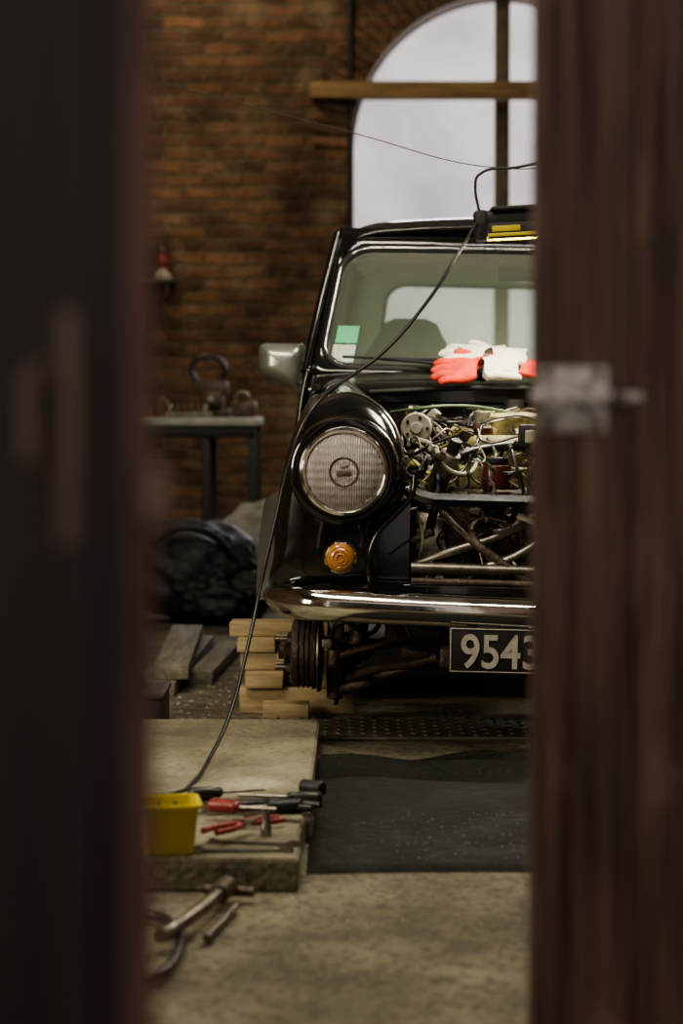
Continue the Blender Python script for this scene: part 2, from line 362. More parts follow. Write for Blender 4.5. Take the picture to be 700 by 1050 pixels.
# ------------------------------------------------------------------ car
car = root('car', (0.49, 4.8, -0.008), (0, math.radians(1.2), math.radians(-2.0)))
F0 = [(-.425, .36), (-.43, .46), (-.405, .52), (-.355, .565), (-.338, .62), (-.345, .69), (-.375, .76), (-.43, .805), (-.49, .822), (-.555, .80), (-.605, .75), (-.637, .67), (-.655, .56), (-.662, .45), (-.655, .36)]
F1 = [(-.50, .26), (-.50, .46), (-.50, .52), (-.50, .57), (-.50, .64), (-.50, .74), (-.50, .82), (-.515, .862), (-.55, .872), (-.59, .86), (-.62, .83), (-.645, .74), (-.665, .6), (-.67, .45), (-.66, .26)]
C0 = Vector((-.50, .60))
def archz(y, z0):
    r2 = .30**2-(y-.45)**2
    return max(z0, .25+math.sqrt(r2)) if r2 > 0 else z0
def pod_loop(y, inset=0.0):
    t = max(0, min(1, y/.95)); t = t**0.85 if t > 0 else 0
    P = [(a[0]*(1-t)+b[0]*t, a[1]*(1-t)+b[1]*t) for a, b in zip(F0, F1)]
    P = catmull([(p[0], 0, p[1]) for p in P], 5)
    zb = archz(y, min(p.z for p in P)); out = []
    for p in P:
        x, z = p.x, max(p.z, zb)
        if inset: x = C0.x+(x-C0.x)*(1-inset); z = C0.y+(z-C0.y)*(1-inset)
        yy = y+0.55*max(0, z-.70)*max(0, 1-y/.5)+0.25*max(0, -x-.56)*max(0, 1-y/.4)
        out.append((x, yy, z))
    return out
def pod_loops():
    L = []
    for s in (0.75, .5): L.append([( -.50+(p[0]+.5)*1, p[1], p[2]) for p in pod_loop(0.0, s)])
    for a in (90, 75, 60, 45, 30, 15):
        a = math.radians(a); L.append(pod_loop(.09-.09*math.sin(a), .26*(1-math.cos(a))**1.0))
    for y in (.09, .12, .152, .16, .18, .21, .25, .3, .36, .45, .54, .6, .65, .69, .72, .74, .748, .8, .87, .95): L.append(pod_loop(y))
    return L
PL = pod_loops()
for mir in (False, True): loft('front_wing', PL, 'paint', car, cap0=True, cap1=True, ang=50, mirror=mir)

def both(fn):
    for s in (1, -1): fn(s)
def headlamp(s):
    c = (-.497*s, -0.012, .646)
    lathe('lamp_nacelle', [(.128, -.05), (.127, -.01), (.121, .006), (.112, .010), (.100, .008)], 'paint', car, c)
    lathe('lamp_ring', [(.104, .002), (.1035, .014), (.100, .021), (.094, .023), (.089, .019), (.087, .010)], 'chrome', car, c, n=64)
    lathe('lamp_bowl', [(.088, .012), (.08, -.012), (.065, -.035), (.045, -.05), (.02, -.057), (.001, -.058)], 'reflector', car, c)
    lathe('lamp_lens', [(.088, .012), (.080, .022), (.066, .030), (.045, .037), (.022, .040), (.0005, .041)], 'lens', car, c, n=64, ang=180)
    lathe('lamp_bulb_shield', [(.034, -.055), (.034, -.005), (.030, .004), (.018, 0.012), (.001, .014)], 'castiron', car, c)
    lathe('lamp_badge_ring', [(.034, .0385), (.032, .0415), (.029, .040)], 'castiron', car, c)
    box('lamp_maker_mark', c[0]-.017, c[0]+.017, c[1]-.044, c[1]-.038, c[2]-.010, c[2]+.002, 'castiron', car, bev=.003)
    box('lamp_maker_mark', c[0]-.010, c[0]+.010, c[1]-.044, c[1]-.038, c[2]+.008, c[2]+.018, 'alu', car, bev=.003)
    lathe('indicator_ring', [(.038, -.01), (.038, .008), (.034, .012), (.031, .010)], 'chrome', car, (-.502*s, -.004, .449))
    lathe('indicator_lens', [(.032, .006), (.030, .018), (.022, .026), (.010, .030), (.0005, .031)], 'orange', car, (-.502*s, -.004, .449))
    for r in (.026, .018, .010): lathe('indicator_ridge', [(r, .033-r*r*14-.004), (r-.0015, .036-r*r*14), (r-.003, .033-r*r*14)], 'orange', car, (-.502*s, -.004, .449))
both(headlamp)

def flange(s):
    tube('opening_flange', [(-.336*s, .012, .64), (-.342*s, .006, .595), (-.375*s, .0, .553), (-.418*s, -.004, .505), (-.436*s, -.004, .45), (-.432*s, 0, .375)], .0065, 'paint', car)
    mesh('baffle', [(-.46*s, .09, .36), (-.345*s, .09, .36), (-.345*s, .09, .57), (-.46*s, .09, .58)], [(0, 1, 2, 3)], 'paint', car, smooth=False)
    mesh('inner_wing', [(-.37*s, .10, .58), (-.47*s, .85, .62), (-.47*s, .85, .83), (-.385*s, .14, .765), (-.30*s, .10, .25), (-.42*s, .85, .25)], [(0, 1, 2, 3), (4, 5, 1, 0)], 'paint', car, smooth=False)
both(flange)
lp = []
for i in range(25):
    x = -.35+.70*i/24; u = abs(x)/.35; zc = .585; y = .015+.02*u*u; e = .02*max(0, (u-.8)/.2)**2
    zc += e
    lp.append([(x, y-.008, zc-.014), (x, y-.012, zc), (x, y-.004, zc+.014), (x, y+.02, zc+.018), (x, y+.06, zc+.014), (x, y+.06, zc-.012), (x, y+.02, zc-.018)])
loft('slam_panel', lp, 'paint', car, cap0=True, cap1=True)
lp = []
for i in range(31):
    x = -.62+1.24*i/30; u = abs(x)/.62; y = .0+.06*u**4
    k = 1 if abs(x) < .37 else 0
    lp.append([(x, y+.05, .392), (x, y+.012, .392), (x, y, .385), (x, y-.004, .35), (x, y+.004, .30 if k else .335), (x, y+.02, .262 if k else .33), (x, y+.06, .235 if k else .328)])
loft('lower_panel', lp, 'paint', car, closed=False)
lp = []
for i in range(21):
    x = -.36+.72*i/20; u = abs(x)/.36
    lp.append([(x, .03, .262), (x, .05, .240+.01*u*u), (x, .08, .215+.02*u*u), (x, .12, .21+.02*u*u)])
loft('valance', lp, 'paint', car, closed=False)
for s in (1, -1):
    tube('wing_seam', [(-.30*s, -.006, .385), (-.302*s, -.007, .34), (-.305*s, .0, .29)], .003, 'paint', car)
    box('tow_eye', -.25*s-.02, -.25*s+.02, -.01, .04, .20, .245, 'castiron', car, bev=.006)
lp = []
N_ = 49
for i in range(N_):
    q = -1+2*i/(N_-1); u = abs(q)
    x = .685*(q*(1.25-.25*u*u))
    y = -.085+.05*u**2+.17*max(0, (u-.72)/.28)**1.9
    z = .334+.012*u
    h = .036*(1-.25*max(0, (u-.9)/.1)**2)
    prof = [(.018, h), (.004, h*1.02), (-.010, h*.80), (-.020, h*.35), (-.022, 0), (-.020, -h*.35), (-.010, -h*.8), (.004, -h*1.02), (.018, -h), (.008, -h*.7), (-.006, 0), (.008, h*.7)]
    dx = -1 if q > 0 else 1; k = max(0, (u-.72)/.28)
    lp.append([(x+dx*k*(a+.02)*.8, y+a, z+b) for a, b in prof])
loft('bumper', lp, 'chrome', car, cap0=True, cap1=True, ang=60)
for s in (1, -1): box('bumper_bracket', -.31*s-.02, -.31*s+.02, -.08, .02, .32, .35, 'black', car)
NP = .010
box('number_plate', -.262+NP, .258+NP, -.098, -.092, .200, .306, 'plate', car, bev=.003)
tube('plate_border', [(-.257+NP, -.098, .205), (.253+NP, -.098, .205), (.253+NP, -.098, .301), (-.257+NP, -.098, .301)], .0018, 'digit', car, closed=True, smooth=False)
tx = bpy.data.curves.new('plate_text', 'FONT'); tx.body = "9543 RB 38"; tx.size = .106; tx.extrude = .001; tx.offset = .0016; tx.space_character = 1.0
tx.materials.append(M['digit']); to = bpy.data.objects.new('plate_text', tx); col.objects.link(to); to.parent = car
to.location = (-.236+NP, -.1, .215); to.rotation_euler = (pi/2, 0, 0); to.scale = (.86, 1, 1)
for x in (-.2, .2): box('plate_bracket', x-.012, x+.012, -.092, .01, .26, .27, 'black', car)

lp = []
for i in range(31):
    x = -.61+1.22*i/30; u = abs(x)/.61; b = .05*(1-u*u); zz = .012*(1-u*u)
    lp.append([(x, .80-b*.4, .80+zz), (x, .80-b*.4, .836+zz), (x, .815-b*.4, .846+zz), (x, .87-b*.6, .860+zz), (x, .93-b, .874+zz), (x, 1.0-b, .890+zz)])
loft('scuttle_panel', lp, 'paint', car, closed=False)
box('bulkhead', -.5, .5, .80, .83, .22, .84, 'paint', car)
tube('scuttle_seal', [(-.46, .79, .832), (-.2, .775, .848), (0, .77, .852), (.2, .775, .848), (.46, .79, .832)], .007, 'rubber', car)

def rr(u0, u1, v0, v1, ru, rv, nc=6, ne=10):
    C = [((u0+ru, v0+rv), pi, 1.5*pi), ((u1-ru, v0+rv), 1.5*pi, 2*pi), ((u1-ru, v1-rv), 0, pi/2), ((u0+ru, v1-rv), pi/2, pi)]
    out = []
    for k, (c, a0, a1) in enumerate(C):
        arcp = [(c[0]+ru*math.cos(a0+(a1-a0)*i/nc), c[1]+rv*math.sin(a0+(a1-a0)*i/nc)) for i in range(nc+1)]
        out += arcp
        c2, b0, _ = C[(k+1) % 4]; nx = (c2[0]+ru*math.cos(b0), c2[1]+rv*math.sin(b0)); l = arcp[-1]
        for i in range(1, ne): out.append((l[0]+(nx[0]-l[0])*i/ne, l[1]+(nx[1]-l[1])*i/ne))
    return out
def pane(name, q, mg, rad, parent, bul, framemat='paint', sealmat='rubber', sr=.009, thick=.012, glass=True, trim=None):
    q = [Vector(p) for p in q]; W = ((q[1]-q[0]).length+(q[2]-q[3]).length)/2; H = (q[3]-q[0]).length
    def P(u, v):
        p = (q[0]*(1-u)+q[1]*u)*(1-v)+(q[3]*(1-u)+q[2]*u)*v
        return p+Vector(bul)*(1-(2*u-1)**2)*(.75+.25*(1-(2*v-1)**2))
    inn = rr(mg[0]/W, 1-mg[1]/W, mg[2]/H, 1-mg[3]/H, rad/W, rad/H)
    out = rr(0, 1, 0, 1, .002, .002)
    mid = [((a[0]+b[0])/2, (a[1]+b[1])/2) for a, b in zip(inn, out)]
    o = loft(name+'_frame', [[P(*p) for p in out], [P(*p) for p in mid], [P(*p) for p in inn]], framemat, parent)
    sd = o.modifiers.new('sol', 'SOLIDIFY'); sd.thickness = thick; sd.offset = 0
    tube(name+'_seal', [P(*p) for p in inn], sr, sealmat, parent, closed=True, smooth=False)
    if trim:
        nrm = (q[1]-q[0]).cross(q[3]-q[0]).normalized()
        tube(name+'_trim', [P(*p)+nrm*.007 for p in inn], sr*.42, trim, parent, closed=True, smooth=False)
    if glass:
        rings = []
        for k in (1, .8, .6, .4, .2, .02): rings.append([P(.5+(p[0]-.5)*k, .5+(p[1]-.5)*k) for p in inn])
        loft(name+'_glass', rings, 'glass', parent, cap1=True, ang=180)
    return P
ws = pane('windscreen', [(-.632, .965, .880), (.632, .965, .880), (.565, 1.265, 1.300), (-.565, 1.265, 1.300)], (.026, .026, .022, .075), .085, car, (0, -.055, 0), trim='chrome', sr=.012)
pane('rear_window', [(.60, 2.86, .88), (-.60, 2.86, .88), (-.535, 2.60, 1.30), (.535, 2.60, 1.30)], (.10, .10, .07, .085), .07, car, (0, .05, 0))
pane('rear_trim', [(.595, 2.83, .88), (-.595, 2.83, .88), (-.53, 2.575, 1.295), (.53, 2.575, 1.295)], (.10, .10, .07, .085), .07, car, (0, .05, 0), framemat='cream', glass=False)
def sides(s):
    a = [(-.645*s, .965, .880), (-.645*s, 1.93, .885), (-.562*s, 1.93, 1.30), (-.568*s, 1.265, 1.30)]
    b = [(-.645*s, 1.93, .885), (-.61*s, 2.86, .885), (-.54*s, 2.60, 1.30), (-.562*s, 1.93, 1.30)]
    if s < 0: a = [a[1], a[0], a[3], a[2]]; b = [b[1], b[0], b[3], b[2]]
    pane('door_window', a, (.04, .04, .03, .03), .04, car, (-.012*s, 0, 0)); pane('quarter_window', b, (.05, .09, .04, .04) if s > 0 else (.09, .05, .04, .04), .05, car, (-.012*s, 0, 0))
both(sides)
def roof(name, hw, y0, y1, z0, dome, m, n=32, drop=.04):
    v = []; f = []
    for j in range(n+1):
        for i in range(n+1):
            a = -1+2*i/n; b = -1+2*j/n
            x = a*math.sqrt(1-.13*b*b); y = b*math.sqrt(1-.10*a*a)
            h = dome*(1-.5*a*a-.35*b*b) - drop*max(0, (abs(a)-.78)/.22)**2 - .03*max(0, (abs(b)-.88)/.12)**2
            v.append((x*hw, (y0+y1)/2+y*(y1-y0)/2, z0+h))
    for j in range(n):
        for i in range(n): k = j*(n+1)+i; f.append((k, k+1, k+n+2, k+n+1))
    return mesh(name, v, f, m, car, ang=60), v
ro, rvv = roof('roof_panel', .602, 1.205, 2.66, 1.30, .062, 'paint')
roof('headlining', .55, 1.26, 2.60, 1.258, .026, 'cream', drop=.02)
n = 32; bd = [rvv[i] for i in range(n+1)]+[rvv[j*(n+1)+n] for j in range(1, n+1)]+[rvv[n*(n+1)+i] for i in range(n-1, -1, -1)]+[rvv[j*(n+1)] for j in range(n-1, 0, -1)]
tube('drip_rail', [(p[0]*1.006, p[1], p[2]) for p in bd], .009, 'paint', car, closed=True, smooth=False)
for s in (1, -1): tube('pillar_seam', [(-.645*s, .955, .885), (-.610*s, 1.10, 1.09), (-.572*s, 1.245, 1.285)], .010, 'paint', car)
half = [(.636, .90), (.655, .80), (.668, .62), (.670, .45), (.655, .32), (.60, .25), (.3, .24), (0, .24)]
full = [(-a, b) for a, b in half]+[(a, b) for a, b in half[::-1][1:]]
full = [(p.x, p.z) for p in catmull([(a, 0, b) for a, b in full], 4, closed=False)]
st = [(.93, 1, 0), (1.4, 1, 0), (1.9, 1, 0), (2.4, 1, 0), (2.7, .985, 0), (2.85, .96, .01), (2.93, .92, .03), (2.98, .86, .06), (3.0, .78, .09)]
tub = loft('body_tub', [[(x*k, y, z+(u if z < .5 else -u*.2)) for x, z in full] for y, k, u in st], 'paint', car, closed=False, cap1=True)
sd = tub.modifiers.new('sol', 'SOLIDIFY'); sd.thickness = .012; sd.offset = -1
for s in (1, -1):
    cut = cyl('cut', (s*.45, 2.49, .25), (s*.9, 2.49, .25), .29, 'black', car, n=64)
    bm_ = tub.modifiers.new('b', 'BOOLEAN'); bm_.object = cut; bm_.operation = 'DIFFERENCE'; bm_.solver = 'EXACT'
    bpy.context.view_layer.update()
dg = bpy.context.evaluated_depsgraph_get(); nm = bpy.data.meshes.new_from_object(tub.evaluated_get(dg)); tub.modifiers.clear(); tub.data = nm
for o in [o for o in bpy.data.objects if o.name.startswith('cut')]: bpy.data.objects.remove(o)
box('parcel_shelf', -.58, .58, 2.55, 2.88, .86, .88, 'seat', car)
box('rear_deck', -.56, .56, 2.84, 2.96, .87, .892, 'paint', car, bev=.02)
for s in (1, -1):
    for yy in (1.0, 1.93): tube('door_seam', [(-.640*s, yy, .88), (-.662*s, yy, .78), (-.673*s, yy, .6), (-.674*s, yy, .42)], .0035, 'black', car)
    box('door_handle', -.69*s-.008, -.69*s+.008, 1.80, 1.90, .80, .815, 'chrome', car, bev=.006)
    box('rear_lamp', -.53*s-.045, -.53*s+.045, 2.955, 3.01, .56, .70, 'redplastic', car, bev=.02)
def arch(yc, s, R=.305, a0=.09, a1=.95):
    L = []
    for i in range(41):
        a = pi*(a0+(a1-a0)*i/40); c, d = math.cos(a), math.sin(a)
        y = lambda r: yc-r*c
        z = lambda r: .25+r*d
        L.append([(-.655*s, y(R+.03), z(R+.03)), (-.688*s, y(R+.022), z(R+.022)), (-.706*s, y(R+.004), z(R+.004)), (-.706*s, y(R-.014), z(R-.014)), (-.69*s, y(R-.020), z(R-.020)), (-.655*s, y(R-.012), z(R-.012))])
    loft('wheel_arch', L, 'greyarch', car, cap0=True, cap1=True)
for s in (1, -1):
    arch(.45, s); arch(2.49, s)
def wheel(x, y, s):
    c = (x, y, .258)
    lathe('tyre', [(.17, -.07), (.21, -.078), (.24, -.07), (.252, -.05), (.254, 0), (.252, .05), (.24, .07), (.21, .078), (.17, .07)], 'rubber', car, c, axis=(s, 0, 0))
    lathe('rim', [(.172, -.06), (.172, .06), (.16, .06), (.15, .02), (.09, .03), (.06, .045), (.03, .045), (.001, .045)], 'steel', car, c, axis=(s, 0, 0))
wheel(.60, .45, 1); wheel(.60, 2.49, 1); wheel(-.60, 2.49, -1)
hy = .45; hz = .174
lathe('brake_drum', [(.001, .030), (.030, .030), (.034, .046), (.018, .050), (.018, .062), (.001, .064)], 'castiron', car, (-.605, hy, hz), axis=(-1, 0, 0))
lathe('brake_drum', [(.034, .030), (.070, .030), (.082, .026), (.085, .018), (.085, -.022), (.092, -.024), (.092, -.032), (.080, -.034)], 'castiron', car, (-.605, hy, hz), axis=(-1, 0, 0))
for q in (.012, -.002, -.014): lathe('drum_rib', [(.085, q+.002), (.089, q+.0015), (.089, q-.0015), (.085, q-.002)], 'castiron', car, (-.605, hy, hz), axis=(-1, 0, 0))
lathe('backplate', [(.001, -.036), (.097, -.036), (.099, -.040), (.095, -.046), (.05, -.050), (.001, -.052)], 'steel', car, (-.605, hy, hz), axis=(-1, 0, 0))
for i in range(4):
    a = pi/4+i*pi/2; yy, zz = hy+.05*math.cos(a), hz+.05*math.sin(a)
    cyl('wheel_stud', (-.63, yy, zz), (-.674, yy, zz), .006, 'steel', car, n=12)
    cyl('stud_nut', (-.634, yy, zz), (-.646, yy, zz), .011, 'steel', car, n=6)
box('upright', -.545, -.505, hy-.035, hy+.035, hz-.07, hz+.10, 'castiron', car, bev=.012)
box('wheel_cylinder', -.557, -.53, hy-.09, hy-.04, hz+.02, hz+.045, 'alu', car, bev=.006)
cyl('ball_joint_low', (-.525, hy, hz-.115), (-.525, hy, hz-.04), .02, 'castiron', car, bev=.004)
cyl('ball_joint_nut', (-.525, hy, hz-.13), (-.525, hy, hz-.11), .012, 'steel', car, n=6)
cyl('ball_joint_top', (-.525, hy, hz+.09), (-.525, hy, hz+.14), .018, 'castiron', car, bev=.004)
tube('lower_arm', [(-.525, hy, hz-.095), (-.42, hy-.02, hz-.06), (-.30, hy-.05, hz-.005), (-.20, hy-.06, .215)], .016, 'castiron', car)
tube('tie_bar', [(-.50, hy, hz-.065), (-.42, hy-.14, hz-.02), (-.33, .14, .19), (-.27, .08, .215)], .010, 'castiron', car)
tube('steering_rod', [(-.525, hy-.09, hz+.0), (-.46, hy-.09, hz+.02), (-.35, hy-.08, hz+.05), (-.2, hy-.04, .25)], .010, 'castiron', car)
cyl('track_rod_end', (-.525, hy-.09, hz-.02), (-.525, hy-.09, hz+.02), .016, 'castiron', car, bev=.004)
box('steering_arm', -.54, -.51, hy-.10, hy, hz-.025, hz-.008, 'castiron', car, bev=.004)
tube('brake_hose', [(-.545, hy-.07, hz+.035), (-.50, hy-.11, hz+.09), (-.44, hy-.09, hz+.06), (-.40, hy-.05, .30)], .006, 'hose', car)
cyl('driveshaft', (-.52, hy, hz+.01), (-.15, hy+.02, .24), .014, 'castiron', car); lathe('cv_boot', [(.04, -.03), (.045, 0), (.035, .01), (.04, .02), (.03, .03), (.033, .042), (.018, .06)], 'rubber', car, (-.49, hy, hz+.01), axis=(1, 0, .15))
box('subframe', -.36, .36, .12, .62, .205, .240, 'castiron', car, bev=.01)
box('subframe_leg', -.40, -.34, .30, .60, .22, .32, 'castiron', car, bev=.01)
cyl('damper', (-.47, hy-.05, .20), (-.44, hy-.02, .48), .022, 'castiron', car, bev=.004)
def mirror(s):
    L = []
    for d, sc_ in [(-.062, .35), (-.055, .62), (-.037, .84), (-.01, .97), (.015, 1.0)]:
        ring = rr(-.5, .5, -.5, .5, .18, .18, 5, 3)
        o_ = []
        for p in ring:
            w_ = .138*p[0]*sc_; h_ = (.085+.060*(p[0]+.5))*p[1]*sc_
            o_.append(((-.712+w_)*s, 1.09+d, .908+h_-.030*(p[0])*sc_))
        L.append(o_)
    loft('mirror_shell', L, 'mirrorshell', car, cap0=True, ang=70)
    loft('mirror_glass', [L[-1]], 'chrome', car, cap0=True)
    tube('mirror_arm', [(-.636*s, 1.08, .830), (-.655*s, 1.075, .835), (-.675*s, 1.07, .855)], .014, 'mirrorshell', car)
    box('mirror_foot', -.652*s-.015, -.652*s+.015, 1.04, 1.12, .81, .85, 'black', car, bev=.008)
both(mirror)
tube('wiper_arm', [(-.16, .87, .89), (-.30, .915, .915), (-.44, .945, .925)], .005, 'black', car)
tube('wiper_blade', [(-.54, .948, .928), (-.36, .93, .925), (-.22, .905, .925)], .004, 'rubber', car)
cyl('wiper_spindle', (-.16, .88, .86), (-.16, .87, .895), .012, 'black', car)
tube('wiper_arm', [(.30, .885, .89), (.16, .90, .915), (.02, .91, .93)], .005, 'black', car)
cyl('wiper_spindle', (.30, .90, .86), (.30, .89, .895), .012, 'black', car)
box('dashboard', -.58, .58, 1.02, 1.18, .74, .885, 'seat', car, bev=.03)
def seat(s):
    L = []
    for z, hw, d, y in ((.40, .20, .06, 1.78), (.55, .22, .06, 1.82), (.75, .215, .055, 1.87), (.88, .19, .05, 1.90), (.96, .14, .045, 1.92), (1.02, .105, .045, 1.935), (1.06, .085, .035, 1.94), (1.075, .05, .02, 1.945)):
        L.append([(-.36*s+hw*math.cos(a)*abs(math.cos(a))**-.3 if abs(math.cos(a)) > .01 else -.36*s, y+d*math.sin(a), z) for a in [2*pi*i/24 for i in range(24)]])
    loft('seat_back', L, 'seat', car, cap0=True, cap1=True, ang=80)
    box('seat_cushion', -.33*s-.22, -.33*s+.22, 1.33, 1.80, .36, .48, 'seat', car, bev=.05, seg=4)
both(seat)
box('rear_bench', -.52, .52, 2.40, 2.55, .45, .86, 'seat', car, bev=.05, seg=4)
tube('steering_wheel', [(.33+.18*math.cos(a), 1.33-.1*math.sin(a), .86+.14*math.sin(a)) for a in [2*pi*i/12 for i in range(12)]], .013, 'seat', car, closed=True)
cyl('steering_column', (.33, 1.10, .74), (.33, 1.33, .86), .02, 'seat', car)
box('interior_mirror', -.11, .08, 1.235, 1.255, 1.155, 1.205, 'seat', car, bev=.012)
cyl('mirror_stalk', (-.01, 1.25, 1.19), (-.01, 1.28, 1.29), .007, 'seat', car)
def decal(name, u0, u1, v0, v1, m):
    v = [ws(u0, v0), ws(u1, v0), ws(u1, v1), ws(u0, v1)]
    v = [p+Vector((0, -.006, .003)) for p in v]
    mesh(name, v, [(0, 1, 2, 3)], m, car, smooth=False)
decal('green_sticker', .044, .093, .20, .315, 'green')
decal('white_sticker', .042, .092, .070, .190, 'paper')
cl = bpy.data.lights.new('headlining_fill', 'POINT'); cl.energy = 2.6; cl.shadow_soft_size = .04; cl.color = (.97, 1, .82)  # added point light in the cabin, brightens the headlining
clo = bpy.data.objects.new('headlining_fill', cl); col.objects.link(clo); clo.parent = car; clo.location = (0, 1.75, .80)

E = root('engine_bay'); E.parent = car
box('engine_block', -.26, .28, .28, .50, .28, .60, 'castiron', E, bev=.015)
box('gearbox', -.22, .26, .26, .54, .20, .30, 'alu', E, bev=.02)
box('cylinder_head', -.23, .25, .31, .47, .60, .655, 'engine', E, bev=.01)
box('rocker_cover', -.21, .23, .335, .445, .655, .730, 'engine', E, bev=.028, seg=4)
for x in (-.1, .12): cyl('rocker_nut', (x, .39, .72), (x, .39, .745), .011, 'chrome', E, n=6)
cyl('oil_cap', (-.17, .39, .72), (-.17, .39, .75), .024, 'redplastic', E, bev=.004)
cyl('clutch_housing', (-.26, .39, .42), (-.33, .39, .42), .14, 'alu', E, bev=.02)
lathe('air_filter', [(.001, .0), (.10, .0), (.112, .008), (.112, .055), (.10, .064), (.03, .066), (.001, .07)], 'engine', E, (-.06, .60, .72), axis=(0, 0, 1))
cyl('carburettor', (-.04, .52, .60), (-.04, .60, .72), .035, 'alu', E)
cyl('carb_dashpot', (-.17, .52, .66), (-.17, .52, .79), .022, 'alu', E, bev=.006)
lathe('horn_disc', [(.0005, .022), (.012, .022), (.016, .014), (.034, .012), (.038, .006), (.038, -.01), (.02, -.03), (.001, -.03)], 'white', E, (-.335, .26, .745))
for i in range(5):
    a = i*2*pi/5; cyl('horn_screw', (-.335+.026*math.cos(a), .25, .745+.026*math.sin(a)), (-.335+.026*math.cos(a), .243, .745+.026*math.sin(a)), .004, 'black', E, n=8)
cyl('distributor_body', (-.03, .20, .46), (-.07, .15, .56), .032, 'alu', E); cyl('distributor_cap', (-.07, .15, .56), (-.085, .13, .60), .036, 'black', E, r2=.024)
cyl('coil', (-.29, .20, .60), (-.25, .16, .69), .025, 'alu', E, bev=.005); cyl('coil_top', (-.25, .16, .69), (-.24, .15, .72), .015, 'black', E)
cyl('brake_reservoir', (-.145, .14, .61), (-.145, .14, .665), .034, 'redplastic', E, bev=.006); cyl('reservoir_cap', (-.145, .14, .665), (-.145, .14, .682), .028, 'black', E, bev=.004)
cyl('master_cylinder', (.02, .70, .70), (.02, .70, .78), .028, 'alu', E); cyl('master_cap', (.02, .70, .78), (.02, .70, .805), .032, 'white', E)
cyl('clutch_master', (-.08, .74, .72), (-.08, .74, .80), .022, 'alu', E); cyl('clutch_cap', (-.08, .74, .80), (-.08, .74, .82), .026, 'black', E)
box('regulator_box', -.09, .0, .24, .28, .70, .76, 'black', E, bev=.008); box('fuse_box', -.075, -.035, .225, .24, .715, .745, 'white', E, bev=.004)
cyl('alternator', (.13, .17, .52), (.25, .17, .52), .06, 'alu', E, bev=.01); cyl('pulley', (.25, .17, .52), (.275, .17, .52), .04, 'black', E)
cyl('oil_filter', (.05, .22, .42), (.05, .10, .40), .038, 'white', E, bev=.008)
box('radiator', .29, .34, .15, .60, .38, .74, 'black', E, bev=.01)
tube('exhaust_runner', [(-.02, .20, .56), (-.06, .10, .54), (-.14, .07, .50), (-.24, .06, .465), (-.33, .08, .43)], .012, 'steel', E)
tube('exhaust_runner', [(.06, .20, .55), (.0, .10, .52), (-.10, .055, .455), (-.18, .05, .42), (-.22, .08, .38)], .012, 'steel', E)
tube('exhaust_runner', [(.16, .20, .54), (.10, .10, .50), (.03, .06, .45), (-.02, .05, .40)], .012, 'castiron', E)
tube('exhaust_runner', [(-.16, .16, .54), (-.20, .06, .50), (-.13, .04, .44), (-.07, .04, .40)], .010, 'castiron', E)
tube('exhaust_runner', [(-.27, .16, .55), (-.24, .08, .52), (-.19, .05, .48), (-.12, .05, .42)], .009, 'castiron', E)
cyl('cross_tube', (-.34, .04, .425), (.34, .04, .42), .014, 'steel', E)
cyl('cross_tube', (-.34, .03, .395), (.34, .03, .39), .009, 'castiron', E)
cyl('starter_motor', (-.32, .14, .36), (-.14, .14, .36), .04, 'castiron', E, bev=.008)
tube('top_hose', [(-.30, .24, .60), (-.26, .18, .66), (-.16, .24, .70), (-.02, .30, .70), (.10, .34, .66)], .012, 'hose', E)
tube('heater_hose', [(-.36, .36, .70), (-.30, .24, .70), (-.28, .16, .62), (-.30, .13, .50)], .011, 'hose', E)
tube('vacuum_hose', [(-.335, .20, .72), (-.29, .14, .70), (-.27, .12, .66), (-.22, .14, .64), (-.18, .22, .68)], .006, 'wire_w', E)
tube('bonnet_cable', [(-.40, .55, .78), (-.34, .45, .79), (-.25, .48, .80), (-.12, .58, .79), (.0, .62, .76)], .0045, 'wire_g', E)
for i in range(4):
    tube('ht_lead', [(-.08+.01*i, .13, .60), (-.10+.04*i, .10, .66+.01*i), (-.12+.09*i, .20, .71-.01*i), (-.14+.1*i, .30, .64)], .0045, 'hose', E)
rnd = random.Random(23)
for i in range(150):
    x = rnd.uniform(-.36, .20); y = rnd.uniform(.06, .72); z = rnd.uniform(.58, .72)+.09*(y/.7)
    a = rnd.uniform(0, 2*pi); l = rnd.uniform(.025, .08); P = [(x, y, z)]
    for k in range(rnd.choice([2, 3, 4])):
        a += rnd.uniform(-1.5, 1.5); x = max(-.37+.0*y, min(.33, x+l*math.cos(a))); y = max(.06, min(.76, y+l*math.sin(a)*.8)); z = max(.50, min(.73+.1*y, z+rnd.uniform(-.07, .05)))
        P.append((x, y, z))
    tube('loom', P, rnd.choice([.0015, .0018, .002, .0025, .003, .0035, .005]), rnd.choice(['hose', 'hose', 'hose', 'hose', 'wire_w', 'alu', 'wire_g', 'steel', 'wire_y', 'castiron']), E)
for i in range(200):
    x = rnd.uniform(-.35, .22); y = rnd.uniform(.10, .76); z = rnd.uniform(.52, .68)+.10*(y/.7); r = rnd.uniform(.004, .014)
    d = Vector((rnd.uniform(-1, 1), rnd.uniform(-1, .2), rnd.uniform(-.6, 1))).normalized()*rnd.uniform(.012, .04)
    mm = rnd.choice(['alu', 'castiron', 'steel', 'black', 'engine', 'engine', 'white', 'black', 'castiron', 'black', 'castiron'])
    if rnd.random() < .6: cyl('fitting', (x, y, z), (x+d.x, y+d.y, z+d.z), r, mm, E, n=rnd.choice([6, 16, 20]), bev=.0012)
    else: box('bracket', x-r*1.3, x+r*1.3, y-r, y+r, z-r, z+r*1.2, mm, E, bev=.002, rot=(rnd.uniform(-.5, .5), rnd.uniform(-.5, .5), rnd.uniform(-1, 1)))
